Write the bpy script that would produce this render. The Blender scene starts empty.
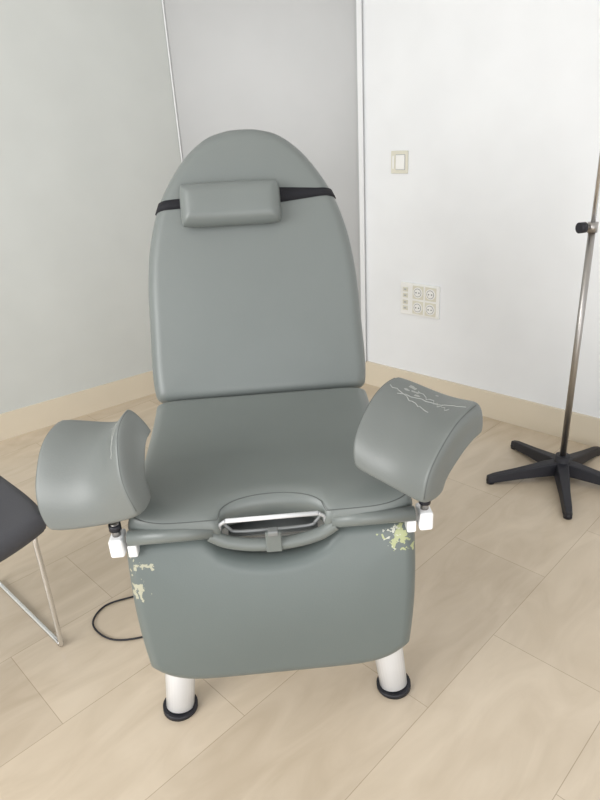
import bpy, bmesh, math, random
from mathutils import Vector, Matrix
S=bpy.context.scene
try:
    S.view_settings.view_transform='Standard'
except Exception as e: print(e)

# ---------------------------------------------------------------- materials
def newmat(name,col,rough=.5,metal=0,bump=None,coat=0,spec=.5):
    m=bpy.data.materials.new(name); m.use_nodes=True
    nt=m.node_tree; b=nt.nodes['Principled BSDF']
    b.inputs['Base Color'].default_value=(*col,1); b.inputs['Roughness'].default_value=rough
    b.inputs['Metallic'].default_value=metal
    b.inputs['Specular IOR Level'].default_value=spec
    tc=nt.nodes.new('ShaderNodeTexCoord')
    n=nt.nodes.new('ShaderNodeTexNoise'); n.inputs['Scale'].default_value=bump[0] if bump else 6
    n.inputs['Detail'].default_value=4
    nt.links.new(tc.outputs['Object'],n.inputs['Vector'])
    mx=nt.nodes.new('ShaderNodeMix'); mx.data_type='RGBA'
    mx.inputs[6].default_value=(*[c*.94 for c in col],1); mx.inputs[7].default_value=(*[min(1,c*1.05) for c in col],1)
    n2=nt.nodes.new('ShaderNodeTexNoise'); n2.inputs['Scale'].default_value=4
    nt.links.new(tc.outputs['Object'],n2.inputs['Vector'])
    nt.links.new(n2.outputs['Fac'],mx.inputs[0]); nt.links.new(mx.outputs[2],b.inputs['Base Color'])
    if bump:
        bp=nt.nodes.new('ShaderNodeBump'); bp.inputs['Strength'].default_value=bump[1]; bp.inputs['Distance'].default_value=.002
        nt.links.new(n.outputs['Fac'],bp.inputs['Height']); nt.links.new(bp.outputs['Normal'],b.inputs['Normal'])
    return m
def worn(m,spots,col,thr=.55,scale=55):
    """irregular worn flakes of vinyl around real places on the upholstery (object space)"""
    nt=m.node_tree; b=nt.nodes['Principled BSDF']; src=b.inputs['Base Color'].links[0].from_socket
    tc=nt.nodes.new('ShaderNodeTexCoord'); nz=nt.nodes.new('ShaderNodeTexNoise'); nz.inputs['Scale'].default_value=scale
    nz.inputs['Detail'].default_value=5; nt.links.new(tc.outputs['Object'],nz.inputs['Vector'])
    for (p,r) in spots:
        d=nt.nodes.new('ShaderNodeVectorMath'); d.operation='DISTANCE'; d.inputs[1].default_value=p
        nt.links.new(tc.outputs['Object'],d.inputs[0])
        mr=nt.nodes.new('ShaderNodeMapRange'); mr.inputs[1].default_value=0; mr.inputs[2].default_value=r
        mr.inputs[3].default_value=.14; mr.inputs[4].default_value=-.25
        nt.links.new(d.outputs['Value'],mr.inputs[0])
        ad=nt.nodes.new('ShaderNodeMath'); ad.operation='ADD'; nt.links.new(mr.outputs[0],ad.inputs[0]); nt.links.new(nz.outputs['Fac'],ad.inputs[1])
        gt=nt.nodes.new('ShaderNodeMath'); gt.operation='GREATER_THAN'; gt.inputs[1].default_value=thr
        nt.links.new(ad.outputs[0],gt.inputs[0])
        mx=nt.nodes.new('ShaderNodeMix'); mx.data_type='RGBA'; nt.links.new(gt.outputs[0],mx.inputs[0])
        nt.links.new(src,mx.inputs[6]); mx.inputs[7].default_value=(*col,1); src=mx.outputs[2]
    nt.links.new(src,b.inputs['Base Color'])

vinyl=newmat('vinyl_grey',(.180,.199,.192),.36,bump=(260,.12))
vinyl_seat=newmat('vinyl_seat',(.168,.186,.177),.34,bump=(260,.12))
seam=newmat('seam_thread',(.10,.11,.105),.6)
crackm=newmat('cracked_vinyl_edge',(.36,.37,.35),.7)
vinyl_pan=newmat('vinyl_panel',(.138,.162,.156),.36,bump=(260,.12))
worn(vinyl_pan,[((.278,-.012,.578),.075),((.295,-.01,.548),.06)],(.42,.45,.24),.585,52)
worn(vinyl_pan,[((.262,-.015,.585),.065)],(.58,.58,.50),.60,85)
worn(vinyl_pan,[((-.29,-.015,.56),.07),((-.30,-.02,.50),.065)],(.42,.41,.31),.59,62)
vinyl_sup=newmat('vinyl_support',(.168,.181,.173),.40,bump=(260,.12))
white=newmat('white_enamel',(.95,.955,.97),.18)
black=newmat('black_rubber',(.012,.012,.018),.5)
strapm=newmat('black_webbing',(.008,.008,.012),.8,bump=(400,.4))
chrome=newmat('chrome',(.75,.75,.76),.2,1)
steel=newmat('brushed_steel',(.42,.40,.38),.35,1)
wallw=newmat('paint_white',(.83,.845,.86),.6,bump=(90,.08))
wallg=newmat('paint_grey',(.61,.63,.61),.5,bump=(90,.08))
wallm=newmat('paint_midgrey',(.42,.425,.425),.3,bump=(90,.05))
stone=newmat('stone_skirting',(.72,.64,.51),.35,bump=(30,.1))
plast=newmat('ivory_plastic',(.70,.68,.58),.35)
plastw=newmat('white_plastic',(.86,.86,.84),.35)
hole=newmat('socket_hole',(.2,.2,.2),.6)
char=newmat('charcoal_fabric',(.062,.062,.07),.7,bump=(300,.4))
darkgap=newmat('dark_plastic_and_gap_shade',(.02,.02,.022),.6)
alu=newmat('white_frame',(.74,.75,.76),.4)
bar=newmat('satin_metal',(.55,.56,.57),.35,.3)
alug=newmat('grey_shade',(.42,.43,.43),.4)  # grey for the painted trim shadow, rocker gap and data holes
dull=newmat('dull_metal',(.26,.27,.27),.45,.4)

# floor
fm=bpy.data.materials.new('travertine_floor'); fm.use_nodes=True
nt=fm.node_tree; N=nt.nodes; Lk=nt.links; B=N['Principled BSDF']
tc=N.new('ShaderNodeTexCoord'); mp=N.new('ShaderNodeMapping'); mp.vector_type='POINT'
mp.inputs['Rotation'].default_value=(0,0,math.radians(-44)); mp.inputs['Location'].default_value=(.01,.046,0)
Lk.new(tc.outputs['Object'],mp.inputs['Vector'])
br=N.new('ShaderNodeTexBrick'); br.offset=.5; br.inputs['Scale'].default_value=1
br.inputs['Brick Width'].default_value=.68; br.inputs['Row Height'].default_value=.34
br.inputs['Mortar Size'].default_value=.0012; br.inputs['Mortar Smooth'].default_value=.4
br.inputs['Color1'].default_value=(.635,.54,.42,1); br.inputs['Color2'].default_value=(.57,.48,.37,1)
br.inputs['Mortar'].default_value=(.42,.34,.25,1)
Lk.new(mp.outputs[0],br.inputs['Vector'])
mp2=N.new('ShaderNodeMapping'); mp2.inputs['Scale'].default_value=(1.8,5,1); Lk.new(mp.outputs[0],mp2.inputs['Vector'])
vn=N.new('ShaderNodeTexNoise'); vn.inputs['Scale'].default_value=1.6; vn.inputs['Detail'].default_value=7; vn.inputs['Distortion'].default_value=1.6
Lk.new(mp2.outputs[0],vn.inputs['Vector'])
cr=N.new('ShaderNodeValToRGB'); cr.color_ramp.elements[0].position=.3; cr.color_ramp.elements[0].color=(.90,.88,.85,1)
cr.color_ramp.elements[1].position=.7; cr.color_ramp.elements[1].color=(1.06,1.06,1.06,1)
Lk.new(vn.outputs['Fac'],cr.inputs[0])
mu=N.new('ShaderNodeMix'); mu.data_type='RGBA'; mu.blend_type='MULTIPLY'; mu.inputs[0].default_value=1
Lk.new(br.outputs['Color'],mu.inputs[6]); Lk.new(cr.outputs[0],mu.inputs[7]); Lk.new(mu.outputs[2],B.inputs['Base Color'])
B.inputs['Roughness'].default_value=.2

# ---------------------------------------------------------------- helpers
def link(o,parent=None,mat=None,smooth=False):
    S.collection.objects.link(o)
    if parent: o.parent=parent
    if mat: o.data.materials.append(mat)
    if smooth:
        for p in o.data.polygons: p.use_smooth=True
    return o
def mesh(name,verts,faces,mat,parent=None,smooth=False):
    me=bpy.data.meshes.new(name); me.from_pydata([tuple(v) for v in verts],[],faces); me.update()
    bm=bmesh.new(); bm.from_mesh(me); bmesh.ops.recalc_face_normals(bm,faces=bm.faces); bm.to_mesh(me); bm.free()
    return link(bpy.data.objects.new(name,me),parent,mat,smooth)
def box(name,c,size,mat,parent=None,rot=None,bev=0.0):
    bm=bmesh.new(); bmesh.ops.create_cube(bm,size=1)
    for v in bm.verts: v.co=Vector((v.co.x*size[0],v.co.y*size[1],v.co.z*size[2]))
    if bev: bmesh.ops.bevel(bm,geom=bm.edges[:],offset=bev,segments=3,affect='EDGES',profile=.5)
    M=Matrix.Translation(c)
    if rot is not None: M=M@rot.to_4x4()
    bm.transform(M)
    me=bpy.data.meshes.new(name); bm.to_mesh(me); bm.free()
    return link(bpy.data.objects.new(name,me),parent,mat)
def smoothpath(pts,n=8):
    P=[Vector(p) for p in pts]; out=[]
    for i in range(len(P)-1):
        p0=P[max(i-1,0)];p1=P[i];p2=P[i+1];p3=P[min(i+2,len(P)-1)]
        for k in range(n):
            t=k/n
            out.append(.5*((2*p1)+(-p0+p2)*t+(2*p0-5*p1+4*p2-p3)*t*t+(-p0+3*p1-3*p2+p3)*t**3))
    out.append(P[-1]); return out
def tube(name,pts,r,mat,parent=None,seg=16,smooth_n=0,r2=None):
    P=smoothpath(pts,smooth_n) if smooth_n else [Vector(p) for p in pts]
    n=len(P); verts=[];faces=[]
    up=None
    for i,p in enumerate(P):
        t=(P[min(i+1,n-1)]-P[max(i-1,0)]).normalized()
        if up is None:
            up=Vector((0,0,1)) if abs(t.z)<.9 else Vector((0,1,0))
        a=(up-t*up.dot(t)).normalized(); b=t.cross(a); up=a
        rr=r if r2 is None else r+(r2-r)*i/(n-1)
        for k in range(seg):
            an=2*math.pi*k/seg; verts.append(p+(a*math.cos(an)+b*math.sin(an))*rr)
    for i in range(n-1):
        for k in range(seg):
            k2=(k+1)%seg; faces.append((i*seg+k,i*seg+k2,(i+1)*seg+k2,(i+1)*seg+k))
    faces.append(tuple(range(seg))[::-1]); faces.append(tuple((n-1)*seg+k for k in range(seg)))
    o=mesh(name,verts,faces,mat,parent,True)
    for p in o.data.polygons:
        if len(p.vertices)>4: p.use_smooth=False
    return o
def pad(name,g,T,r,mp3,mat,parent=None,nu=44,nv=44,crown=0,bottom_scale=1):
    cl=lambda a:.5-.5*math.cos(math.pi*a)
    G=[[Vector(g(cl(i/nu),cl(j/nv))) for j in range(nv+1)] for i in range(nu+1)]
    bd=[G[i][0] for i in range(nu)]+[G[nu][j] for j in range(nv)]+[G[i][nv] for i in range(nu,0,-1)]+[G[0][j] for j in range(nv,0,-1)]
    segs=[(bd[k],bd[(k+1)%len(bd)]) for k in range(len(bd))]
    def dist(p):
        m=9
        for a,b in segs:
            ab=b-a; L=ab.length_squared
            t=0 if L<1e-14 else max(0,min(1,(p-a).dot(ab)/L))
            d=(p-(a+ab*t)).length_squared
            if d<m:m=d
        return math.sqrt(m)
    D=[[0 if i in(0,nu) or j in(0,nv) else dist(G[i][j]) for j in range(nv+1)] for i in range(nu+1)]
    dm=max(max(x) for x in D)
    verts=[];it={};ib={};faces=[]
    for i in range(nu+1):
        for j in range(nv+1):
            d=D[i][j]; q=1-min(d/r,1); e=math.sqrt(max(0,1-q*q))
            h=T/2*e+crown*math.sin(min(1,d/dm)*math.pi/2)
            p=G[i][j]
            it[i,j]=len(verts); verts.append(mp3(p.x,p.y,h))
            if i in(0,nu) or j in(0,nv): ib[i,j]=it[i,j]
            else:
                ib[i,j]=len(verts); verts.append(mp3(p.x,p.y,-T/2*e*bottom_scale))
    for i in range(nu):
        for j in range(nv):
            faces.append((it[i,j],it[i+1,j],it[i+1,j+1],it[i,j+1]))
            faces.append((ib[i,j],ib[i,j+1],ib[i+1,j+1],ib[i+1,j]))
    return mesh(name,verts,faces,mat,parent,True)
def empty(name,loc=(0,0,0),rz=0):
    e=bpy.data.objects.new(name,None); e.location=loc; e.rotation_euler=(0,0,rz); e.empty_display_size=.1
    S.collection.objects.link(e); return e

# ---------------------------------------------------------------- room
A=Vector((.405,3.416)); Bc=Vector((-.575,3.69)); dR=Vector((.711,-.703)).normalized(); dL=Vector((-.797,-.604)).normalized()
Rend=A+dR*4.2; Lend=Bc+dL*4.2; H=2.8
def wall(name,p,q,z0,z1,th,mat,inset=0):
    """slab from p to q; room side is right-hand side of p->q"""
    d=(q-p).normalized(); n=Vector((d.y,-d.x)) # room side
    a=p+n*inset;b=q+n*inset;c=q-n*th;e=p-n*th
    v=[(*a,z0),(*b,z0),(*c,z0),(*e,z0),(*a,z1),(*b,z1),(*c,z1),(*e,z1)]
    f=[(0,1,2,3),(4,5,6,7),(0,1,5,4),(1,2,6,5),(2,3,7,6),(3,0,4,7)]
    return mesh(name,v,f,mat)
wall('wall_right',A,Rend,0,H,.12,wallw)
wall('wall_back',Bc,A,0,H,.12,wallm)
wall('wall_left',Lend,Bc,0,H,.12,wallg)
wall('baseboard_right',A,Rend,0,.14,0,stone,.014)
wall('baseboard_left',Lend,Bc,0,.14,0,stone,.014)
wall('baseboard_back',Bc,A,0,.14,0,stone,.012)
dB=(A-Bc).normalized()
wall('trim_1',A-dB*.026,A-dB*.002,.14,H,0,alu,.022)
wall('trim_2',Bc+dB*.002,Bc+dB*.009,.14,H,0,alu,.010)
wall('trim_shade',A-dB*.034,A-dB*.027,.14,H,0,alug,.012)  # grey strip painting in the shadow line beside the white trim
fl=box('floor',(0.2,1.4,-.05),(8,7,.1),fm)
box('ceiling',(0.2,2.2,H+.05),(8,5.4,.1),wallw)

# plates on right wall
nR=Vector((dR.y,-dR.x,0)); dR3=Vector((*dR,0))
RW=Matrix((dR3,-nR,Vector((0,0,1)))).transposed()   # x along wall, y into wall, z up
def wpt(t,z,off=0): 
    p=A+dR*t; return Vector((p.x,p.y,z))+nR*off
sw=empty('light_switch',wpt(.222,1.228))
def wb(name,parent,x,z,sz,off,mat,bev=.002):
    c=RW@Vector((x,-off,z)); return box(name,c,sz,mat,parent,RW,bev)
wb('plate',sw,0,0,(.098,.009,.105),.0046,plast,.003)
wb('rocker',sw,.008,0,(.05,.006,.066),.0115,plastw,.002)
wb('rocker_gap',sw,.008,0,(.056,.001,.072),.0093,alug,.0)
wb('side_strip',sw,-.034,.0,(.010,.004,.06),.0105,plastw,.001)
so=empty('wall_socket_panel',wpt(.358,.552))
wb('plate',so,0,0,(.235,.012,.17),.006,plastw,.003)
def disc(name,parent,x,z,r,off,th,mat,r2=None):
    a=RW@Vector((x,-off,z)); b=RW@Vector((x,-off-th,z))
    return tube(name,[a,b],r,mat,parent,24)
for i,x in enumerate((-.008,.068)):
    for j,z in enumerate((.04,-.04)):
        wb(f'socket_module_{i}{j}',so,x,z,(.066,.002,.07),.0125,plast,.001)
        disc(f'socket_rim_{i}{j}',so,x,z,.028,.012,.004,plastw)
        disc(f'socket_well_{i}{j}',so,x,z,.022,.0161,.0006,hole)
        disc(f'socket_core_{i}{j}',so,x,z,.0195,.0166,.0008,plastw)
        disc(f'pin_a_{i}{j}',so,x-.009,z,.004,.0174,.0006,hole)
        disc(f'pin_b_{i}{j}',so,x+.009,z,.004,.0174,.0006,hole)
for j,z in enumerate((.05,.018,-.018,-.05)):
    wb(f'data_port_{j}',so,-.085,z,(.03,.005,.022),.014,plast,.001)
    wb(f'data_hole_{j}',so,-.085,z,(.014,.001,.008),.0171,alug,0)

# ---------------------------------------------------------------- exam chair (local frame: +Y to the back, Z up)
O=Vector((-.075,1.12,0)); RZ=math.radians(2.8)
ch=empty('gynecological_exam_chair',O,RZ)
W2L=(Matrix.Translation(O)@Matrix.Rotation(RZ,4,'Z')).inverted()
# backrest
tilt=math.radians(22); sy,cz=math.sin(tilt),math.cos(tilt)
bo=Vector((-.008,.535,.696)); bd_=Vector((0,sy,cz)); bn=Vector((0,-cz,sy))
TB=.085
def back_map(x,s,h):
    bow=.02*(2*s/.75-1)**2
    return bo+bd_*s+Vector((x,0,0))+bn*(h-TB/2+bow*.5)
prof=smoothpath([(x*1.03,s*1.054,0) for x,s in((.262,0),(.288,.008),(.300,.03),(.304,.1),(.301,.22),(.297,.33),(.280,.45),(.241,.562),(.175,.66),(.108,.716),(.05,.735),(.015,.739))],10)
def back_g(a,b):
    k=b*(len(prof)-1); i=min(int(k),len(prof)-2); t=k-i; p=prof[i].lerp(prof[i+1],t)
    return (p.x*(2*a-1),p.y)
def bwidth(s):
    for p,q in zip(prof,prof[1:]):
        if p.y<=s<=q.y: return p.x+(q.x-p.x)*(s-p.y)/(q.y-p.y+1e-9)
    return .2
BR_=.034
pad('backrest',back_g,TB,BR_,back_map,vinyl,ch,56,70,crown=.010)
box('backrest_shell',back_map(0,.33,-TB/2-.012),(.4,.015,.5),darkgap,ch,Matrix.Rotation(-tilt,3,'X'),.005)
# headrest pillow
def pil_g(a,b):
    x,y=2*a-1,2*b-1
    return (x*.141*(1-.04*abs(y)**5),y*.061*(1-.06*abs(x)**5))
pr=math.radians(-.5)
def pil_map(x,y,h):
    xx=x*math.cos(pr)-y*math.sin(pr)-.045; yy=x*math.sin(pr)+y*math.cos(pr)+.553
    return back_map(xx,yy,TB/2+.006+.024+h)
pad('headrest_pillow',pil_g,.058,.032,pil_map,vinyl,ch,36,30,crown=.006)
# strap wrapped round the backrest, following its section
sv=[];sf=[];n=120
for i in range(n):
    an=2*math.pi*i/n; c,s_=math.cos(an),math.sin(an)
    sc=.573+.006*c
    hw=.0135
    if c*bwidth(sc)>.08: hw=.022-.011*min(1,(c*bwidth(sc)-.08)/.13)
    for s in (sc-hw,sc+hw):
        wd=bwidth(s); x=wd*c; d=(wd-abs(x))*.88; q=1-min(d/BR_,1); e=math.sqrt(max(0,1-q*q))
        h=TB/2*e+.010*math.sin(min(1,d/.25)*math.pi/2)+.0015 if s_>=0 else -TB/2*e-.0015
        x+=math.copysign(.002*(1-e),c)
        sv.append(back_map(x,s,h))
for i in range(n):
    j=(i+1)%n; sf.append((2*i,2*j,2*j+1,2*i+1))
so_=mesh('headrest_strap',sv,sf,strapm,ch,True); md=so_.modifiers.new('s','SOLIDIFY'); md.thickness=.004; md.offset=0
# seat : columnwise, y front->back
def cut(x,w,d): 
    return d*math.sqrt(max(0,1-(x/w)**2)) if abs(x)<w else 0
TS=.085
sp=smoothpath([(-.03,.604,0),(.0,.622,0),(.05,.640,0),(.14,.640,0),(.26,.636,0),(.38,.648,0),(.48,.666,0),(.56,.688,0)],8)
def seat_mid(y):
    for p,q in zip(sp,sp[1:]):
        if p.x<=y<=q.x:
            t=(y-p.x)/(q.x-p.x+1e-9); return p.y+(q.y-p.y)*t
    return sp[0].y if y<0 else sp[-1].y
def seat_g(a,b):
    xx=(2*a-1)
    yf=-.012+cut(xx*.3,.118,.046)+.03*abs(xx)**14
    yb=.545-.02*abs(xx)**14
    y=yf+(yb-yf)*b
    w=.310-.006*(y/.55)-.03*max(0,(.02-y)/.03)**2
    return (xx*w-.008*(y/.5),y)
def seat_map(x,y,h):
    z=seat_mid(y)+.010*(abs(x)/.3)**2*math.sin(max(0,min(1,y/.5))*math.pi)
    dz=(seat_mid(y+.005)-seat_mid(y-.005))/.01
    nn=Vector((0,-dz,1)).normalized()
    return Vector((x,y,z))+nn*h
pad('seat_cushion',seat_g,TS,.034,seat_map,vinyl_seat,ch,60,50,crown=.004)
spts=[]
for i in range(61):
    xx=-.97+1.94*i/60; x,y=seat_g(xx*.5+.5,0); spts.append(seat_map(x,y+.016,TS/2*math.sqrt(1-(1-.016/.034)**2)+.0003))
tube('seat_front_seam',spts,.001,seam,ch,6)
# leg panel
TP=.07
def pan_g(a,b):
    xx=2*a-1
    bot=.055*abs(xx)**7
    top=.375-cut(xx*.3,.128,.068)-.02*abs(xx)**16
    y=bot+(top-bot)*b
    w=.296+.025*(y/.375)+.006*math.sin(y/.375*math.pi)
    return (xx*w-.004,y)
pt=math.radians(9)
def pan_map(x,s,h):
    bow=.018*math.sin(s/.375*math.pi)
    base=Vector((0,-.055,.239)); d=Vector((0,math.sin(pt),math.cos(pt))); nn=Vector((0,-math.cos(pt),math.sin(pt)))
    return base+d*s+Vector((x,0,0))+nn*(h-TP/2+bow)
pad('leg_panel',pan_g,TP,.03,pan_map,vinyl_pan,ch,72,50,crown=.006)
# padded sleeves between seat and panel
for sgn,nm in((-1,'left'),(1,'right')):
    tube(f'sleeve_{nm}',[(sgn*.128,-.006,.626),(sgn*.20,-.012,.630),(sgn*.306,-.012,.630)],.0165,vinyl_seat,ch,20)
    tube(f'hinge_gap_shade_{nm}',[(sgn*.13,.03,.612),(sgn*.30,.03,.612)],.016,darkgap,ch,12)  # dark filler tube, paints the shade in the gap under the seat edge
    # side clamp blocks
    box(f'clamp_block_{nm}',(sgn*.331,.0,.612),(.030,.05,.044),white,ch,None,.006)
    box(f'clamp_arm_{nm}',(sgn*.30,.06,.60),(.02,.16,.03),white,ch,None,.004)
    tube(f'clamp_pin_{nm}',[(sgn*.331,-.002,.63),(sgn*.331,-.002,.665)],.009,steel,ch)
    tube(f'clamp_knob_{nm}',[(sgn*.331,-.002,.648),(sgn*.331,-.002,.662)],.013,black,ch)
# central hinge/tray
tube('tray_bar',[(-.098,-.012,.652),(.098,-.012,.652)],.005,alu,ch)
tube('tray_rail',[(-.11,.01,.640),(-.095,.01,.618),(-.07,.012,.606),(.07,.012,.606),(.095,.01,.618),(.11,.01,.640)],.004,dull,ch,12,6)
box('tray_floor',(0,.07,.585),(.2,.10,.006),dull,ch,None,.001)
box('tray_rear',(0,.075,.61),(.2,.006,.05),dull,ch,None,.001)
tube('drain_tube',[(-.135,-.008,.618),(-.10,-.01,.598),(-.05,-.012,.587),(0,-.012,.584),(.05,-.012,.587),(.10,-.01,.598),(.135,-.008,.618)],.0145,vinyl_seat,ch,16,8)
box('latch_strap',(0,-.026,.600),(.034,.01,.050),vinyl_seat,ch,None,.003)
box('latch_head',(0,-.028,.626),(.022,.02,.012),dull,ch,None,.003)
for sgn in(-1,1):
    tube(f'tray_handle_{sgn+1}',[(sgn*.098,-.012,.652),(sgn*.112,-.008,.640),(sgn*.114,-.004,.624)],.004,bar,ch,12,4)
# base
for sx in(-1,1):
    for yy,ty,nm in((.10,.19,'front'),(.66,.56,'rear')):
        n_=f"{nm}_{'left' if sx<0 else 'right'}"
        tube(f'leg_{n_}',[(sx*.288,yy,.012),(sx*.235,ty,.50)],.037,white,ch,28,0,.05)
        tube(f'foot_{n_}',[(sx*.289,yy,0),(sx*.288,yy,.014)],.046,black,ch,32)
box('base_frame',(0,.37,.515),(.5,.46,.07),white,ch,None,.01)
box('lift_column',(0,.45,.4),(.16,.16,.3),white,ch,None,.02)
box('seat_plate',(0,.34,.572),(.5,.38,.045),darkgap,ch,None,.01)
tube('back_pivot',[(-.22,.58,.60),(.22,.58,.60)],.02,steel,ch)
for sx in(-1,1): tube(f'back_arm_{sx+1}',[(sx*.2,.58,.60),(sx*.2,.64,.68),(sx*.2,.70,.82)],.016,steel,ch)
# leg supports : curved saddles
rnd=random.Random(4)
def support(name,BL,BR,bR,bL,Nb,bulge,dip,T,side,sc,marks,flakes):
    BL,BR,bR,bL=[W2L@Vector(v) for v in(BL,BR,bR,bL)]
    ctr=(BL+BR+bR+bL)/4
    BL,BR,bR,bL=[ctr+(v-ctr)*sc for v in(BL,BR,bR,bL)]
    Nb=(W2L.to_3x3()@Vector(Nb)).normalized()
    Lx=((BR-BL).length+(bR-bL).length)/2; Ly=((bL-BL).length+(bR-BR).length)/2*1.15
    def P(u,v): # u across 0..1, v 0 bottom ..1 back
        p=(bL.lerp(bR,u)).lerp(BL.lerp(BR,u),v)
        return p+Nb*(bulge*(1-abs(2*v-1)**2.6)-dip*max(0,math.sin(u*math.pi))**1.5*(.2+.8*v))
    def mp(x,y,h):
        u=x/Lx;v=y/Ly;e=.01
        nn=(P(u+e,v)-P(u-e,v)).cross(P(u,v+e)-P(u,v-e)).normalized()
        if nn.dot(Nb)<0: nn=-nn
        return P(u,v)+nn*(h-T/2)
    def g(a,b):
        x,y=a*2-1,b*2-1
        k=.05
        X=x*(1-k*abs(y)**8); Y=y*(1-k*abs(x)**8)
        return ((X*.5+.5)*Lx,(Y*.5+.5)*Ly)
    pad(name+'_pad',g,T,.011,mp,vinyl_sup,ch,48,48)
    for q,(a0) in enumerate((.965,.035)):
        sm=[mp(*g(a0,b/40),T/2*.93) for b in range(2,39)]
        tube(f'{name}_seam_{q}',sm,.0011,seam,ch,6)
    c=mp(Lx*.5,Ly*.45,-T/2+.004)
    base=Vector((side*.331,-.002,.655))
    k=c+Vector((0,.03,-.05))
    tube(name+'_rod',[base,base.lerp(k,.5)+Vector((0,.02,-.01)),k,c],.009,steel,ch,14,6)
    # cracks: thin raised torn edges lying on the vinyl
    for q,(u0,v0,u1,v1,w) in enumerate(marks):
        nseg=14; pts=[]
        for i in range(nseg+1):
            t=i/nseg; u=u0+(u1-u0)*t+rnd.uniform(-w,w); v=v0+(v1-v0)*t+rnd.uniform(-w,w)
            pts.append(mp(u*Lx,min(v,.945)*Ly,T/2+.0002))
        tube(f'{name}_crack_{q}',pts,.0010,crackm,ch,6)
    # a few peeled flakes
    for q in range(flakes[4]):
        u=rnd.uniform(flakes[0],flakes[1]); v=rnd.uniform(flakes[2],flakes[3]); m=rnd.randint(5,8); r0=rnd.uniform(.003,.007)
        vs=[mp(u*Lx+math.cos(6.283*i/m)*r0*rnd.uniform(.5,1.5),v*Ly+math.sin(6.283*i/m)*r0*rnd.uniform(.3,.8),T/2+.0006) for i in range(m)]
        mesh(f'{name}_flake_{q}',vs,[tuple(range(m))],crackm,ch)
support('leg_support_left',(-.528,1.257,.845),(-.340,1.16,.904),(-.319,1.037,.715),(-.540,1.092,.652),(-.5,-.6,.6),.055,.068,.065,-1,1.03,
  [(.60,.86,.92,.80,.012),(.90,.80,.86,.5,.012),(.75,.92,.88,.62,.01)],(.78,.92,.7,.9,4))
support('leg_support_right',(.224,1.29,.880),(.362,1.13,.876),(.230,1.01,.727),(.111,1.133,.748),(-.6,-.5,.6),.055,.045,.065,1,1.09,
  [(.08,.84,.55,.72,.014),(.30,.88,.75,.80,.02),(.2,.8,.9,.88,.012)],(.2,.55,.84,.92,9))

# power cable on the floor
cab=empty('power_cable',(-.45,1.55,0))
tube('cord',[(.1,.16,.004),(-.04,.13,.004),(-.147,.10,.004),(-.23,.063,.004),(-.247,-.016,.004),(-.175,-.085,.004),(-.074,-.085,.004),(.06,-.03,.004)],.003,black,cab,10,8)

# ---------------------------------------------------------------- IV stand
iv=empty('iv_drip_stand',(1.072,2.236,0))
for k in range(5):
    an=math.radians(181+72*k); d=Vector((math.cos(an),math.sin(an),0)); s=Vector((-d.y,d.x,0))
    v=[];f=[]
    for (r,w,zt,zb) in((.0,.032,.085,.03),(.06,.03,.08,.028),(.18,.022,.058,.018),(.28,.019,.042,.008),(.31,.014,.034,.004)):
        c=d*r
        v+= [c+s*w+Vector((0,0,zb)),c-s*w+Vector((0,0,zb)),c-s*w*.7+Vector((0,0,zt)),c+s*w*.7+Vector((0,0,zt))]
    for i in range(4):
        for q in range(4):
            q2=(q+1)%4; f.append((4*i+q,4*i+q2,4*i+4+q2,4*i+4+q))
    f.append((0,1,2,3)); f.append((16,17,18,19))
    o=mesh(f'arm_{k}',v,f,black,iv); b=o.modifiers.new('b','BEVEL'); b.width=.004; b.segments=2
    tube(f'glide_{k}',[d*.295,d*.295+Vector((0,0,.02))],.016,black,iv)
tube('hub',[(0,0,.025),(0,0,.11)],.036,black,iv,24,0,.028)
tube('outer_tube',[(0,0,.1),(0,0,1.03)],.0125,steel,iv,20)
tube('inner_rod',[(0,0,1.0),(0,0,1.85)],.008,chrome,iv,16)
tube('clamp_collar',[(0,0,1.01),(0,0,1.045)],.018,steel,iv,20)
tube('clamp_screw',[(0,0,1.03),(-.035,-.01,1.03)],.006,steel,iv)
tube('clamp_knob',[(-.032,-.009,1.03),(-.055,-.015,1.03)],.019,black,iv,18)
tube('hook_a',[(0,0,1.84),(.08,0,1.86),(.13,0,1.84),(.15,0,1.88)],.005,chrome,iv,10,5)
tube('hook_b',[(0,0,1.84),(-.08,0,1.86),(-.13,0,1.84),(-.15,0,1.88)],.005,chrome,iv,10,5)

# ---------------------------------------------------------------- visitor chair (left edge)
vc=empty('visitor_chair',(-.76,1.44,0),math.radians(46))
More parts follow.
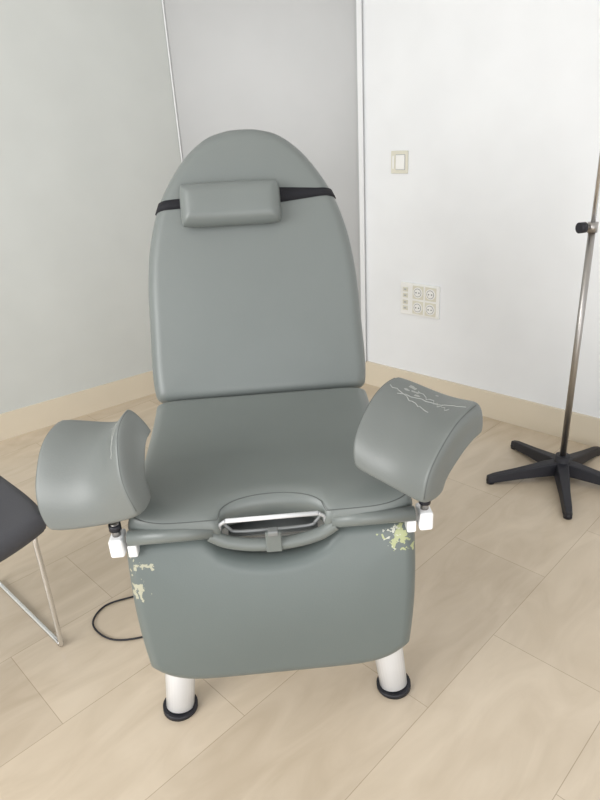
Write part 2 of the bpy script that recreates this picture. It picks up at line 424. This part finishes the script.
# local: +Y along runner (to the back), -X = width ; corner near origin
def vs_g(a,b):
    x,y=2*a-1,2*b-1
    return (-.235+.285*x*(1-.08*abs(y)**4), .21+.275*y*(1-.06*abs(x)**4))
def vs_map(x,y,h): return Vector((x,y,.440+h+.02*((x+.235)/.24)**2))
pad('seat',vs_g,.07,.03,vs_map,char,vc,30,30,crown=.004)
def vb_map(x,y,h): return Vector((x,.50+.1*(y)-h+.05*(1-((x+.235)/.24)**2),.50+y))
def vb_g(a,b):
    x,y=2*a-1,2*b-1
    return (-.235+.235*x*(1-.08*abs(y)**4), .2+.2*y*(1-.05*abs(x)**4))
pad('backrest',vb_g,.035,.016,vb_map,char,vc,30,30)
for i,x in enumerate((.0,-.47)):
    tube(f'sled_leg_{i}',[(x,.42,.415),(x,.02,.415),(x,-.005,.39),(x,.005,.05),(x,.02,.012),(x,.06,.009),(x,.42,.009),(x,.46,.015),(x,.47,.05),(x,.46,.42),(x,.50,.5),(x,.55,.75)],.0075,chrome,vc,12,4)
tube('cross_bar_a',[(0,.1,.415),(-.47,.1,.415)],.008,chrome,vc); tube('cross_bar_b',[(0,.4,.415),(-.47,.4,.415)],.008,chrome,vc)

# ---------------------------------------------------------------- light
w=bpy.data.worlds.new('World'); S.world=w; w.use_nodes=True
w.node_tree.nodes['Background'].inputs[0].default_value=(.96,.98,1,1); w.node_tree.nodes['Background'].inputs[1].default_value=.92
def area(name,loc,target,sz,sy_,e,col=(1,1,1)):
    l=bpy.data.lights.new(name,'AREA'); l.shape='RECTANGLE'; l.size=sz; l.size_y=sy_; l.energy=e; l.color=col
    o=bpy.data.objects.new(name,l); o.location=loc
    o.rotation_euler=(Vector(target)-Vector(loc)).to_track_quat('-Z','Y').to_euler(); S.collection.objects.link(o)
area('window_light',(-2.6,-.6,1.9),(.6,2.2,.6),2.2,1.8,85,(1,.995,.985))
area('rear_fill_light',(.6,-2.0,1.1),(0,1.5,.2),2.4,1.8,34,(1,.995,.985))  # added fill behind the camera, brightens the chair legs and front

# ---------------------------------------------------------------- camera
th=math.radians(23.5); F=Vector((0,math.cos(th),-math.sin(th))); U=Vector((0,math.sin(th),math.cos(th))); R=Vector((1,0,0))
ro=math.atan2(85,1425); r=R*math.cos(ro)-U*math.sin(ro); u=R*math.sin(ro)+U*math.cos(ro)
cd=bpy.data.cameras.new('camera'); cam=bpy.data.objects.new('camera',cd); S.collection.objects.link(cam); S.camera=cam
M=Matrix((r,u,-F)).transposed().to_4x4(); M.translation=Vector((0,0,1.4)); cam.matrix_world=M
cd.sensor_fit='VERTICAL'; cd.sensor_height=24; cd.lens=620/800*24; cd.clip_start=.02
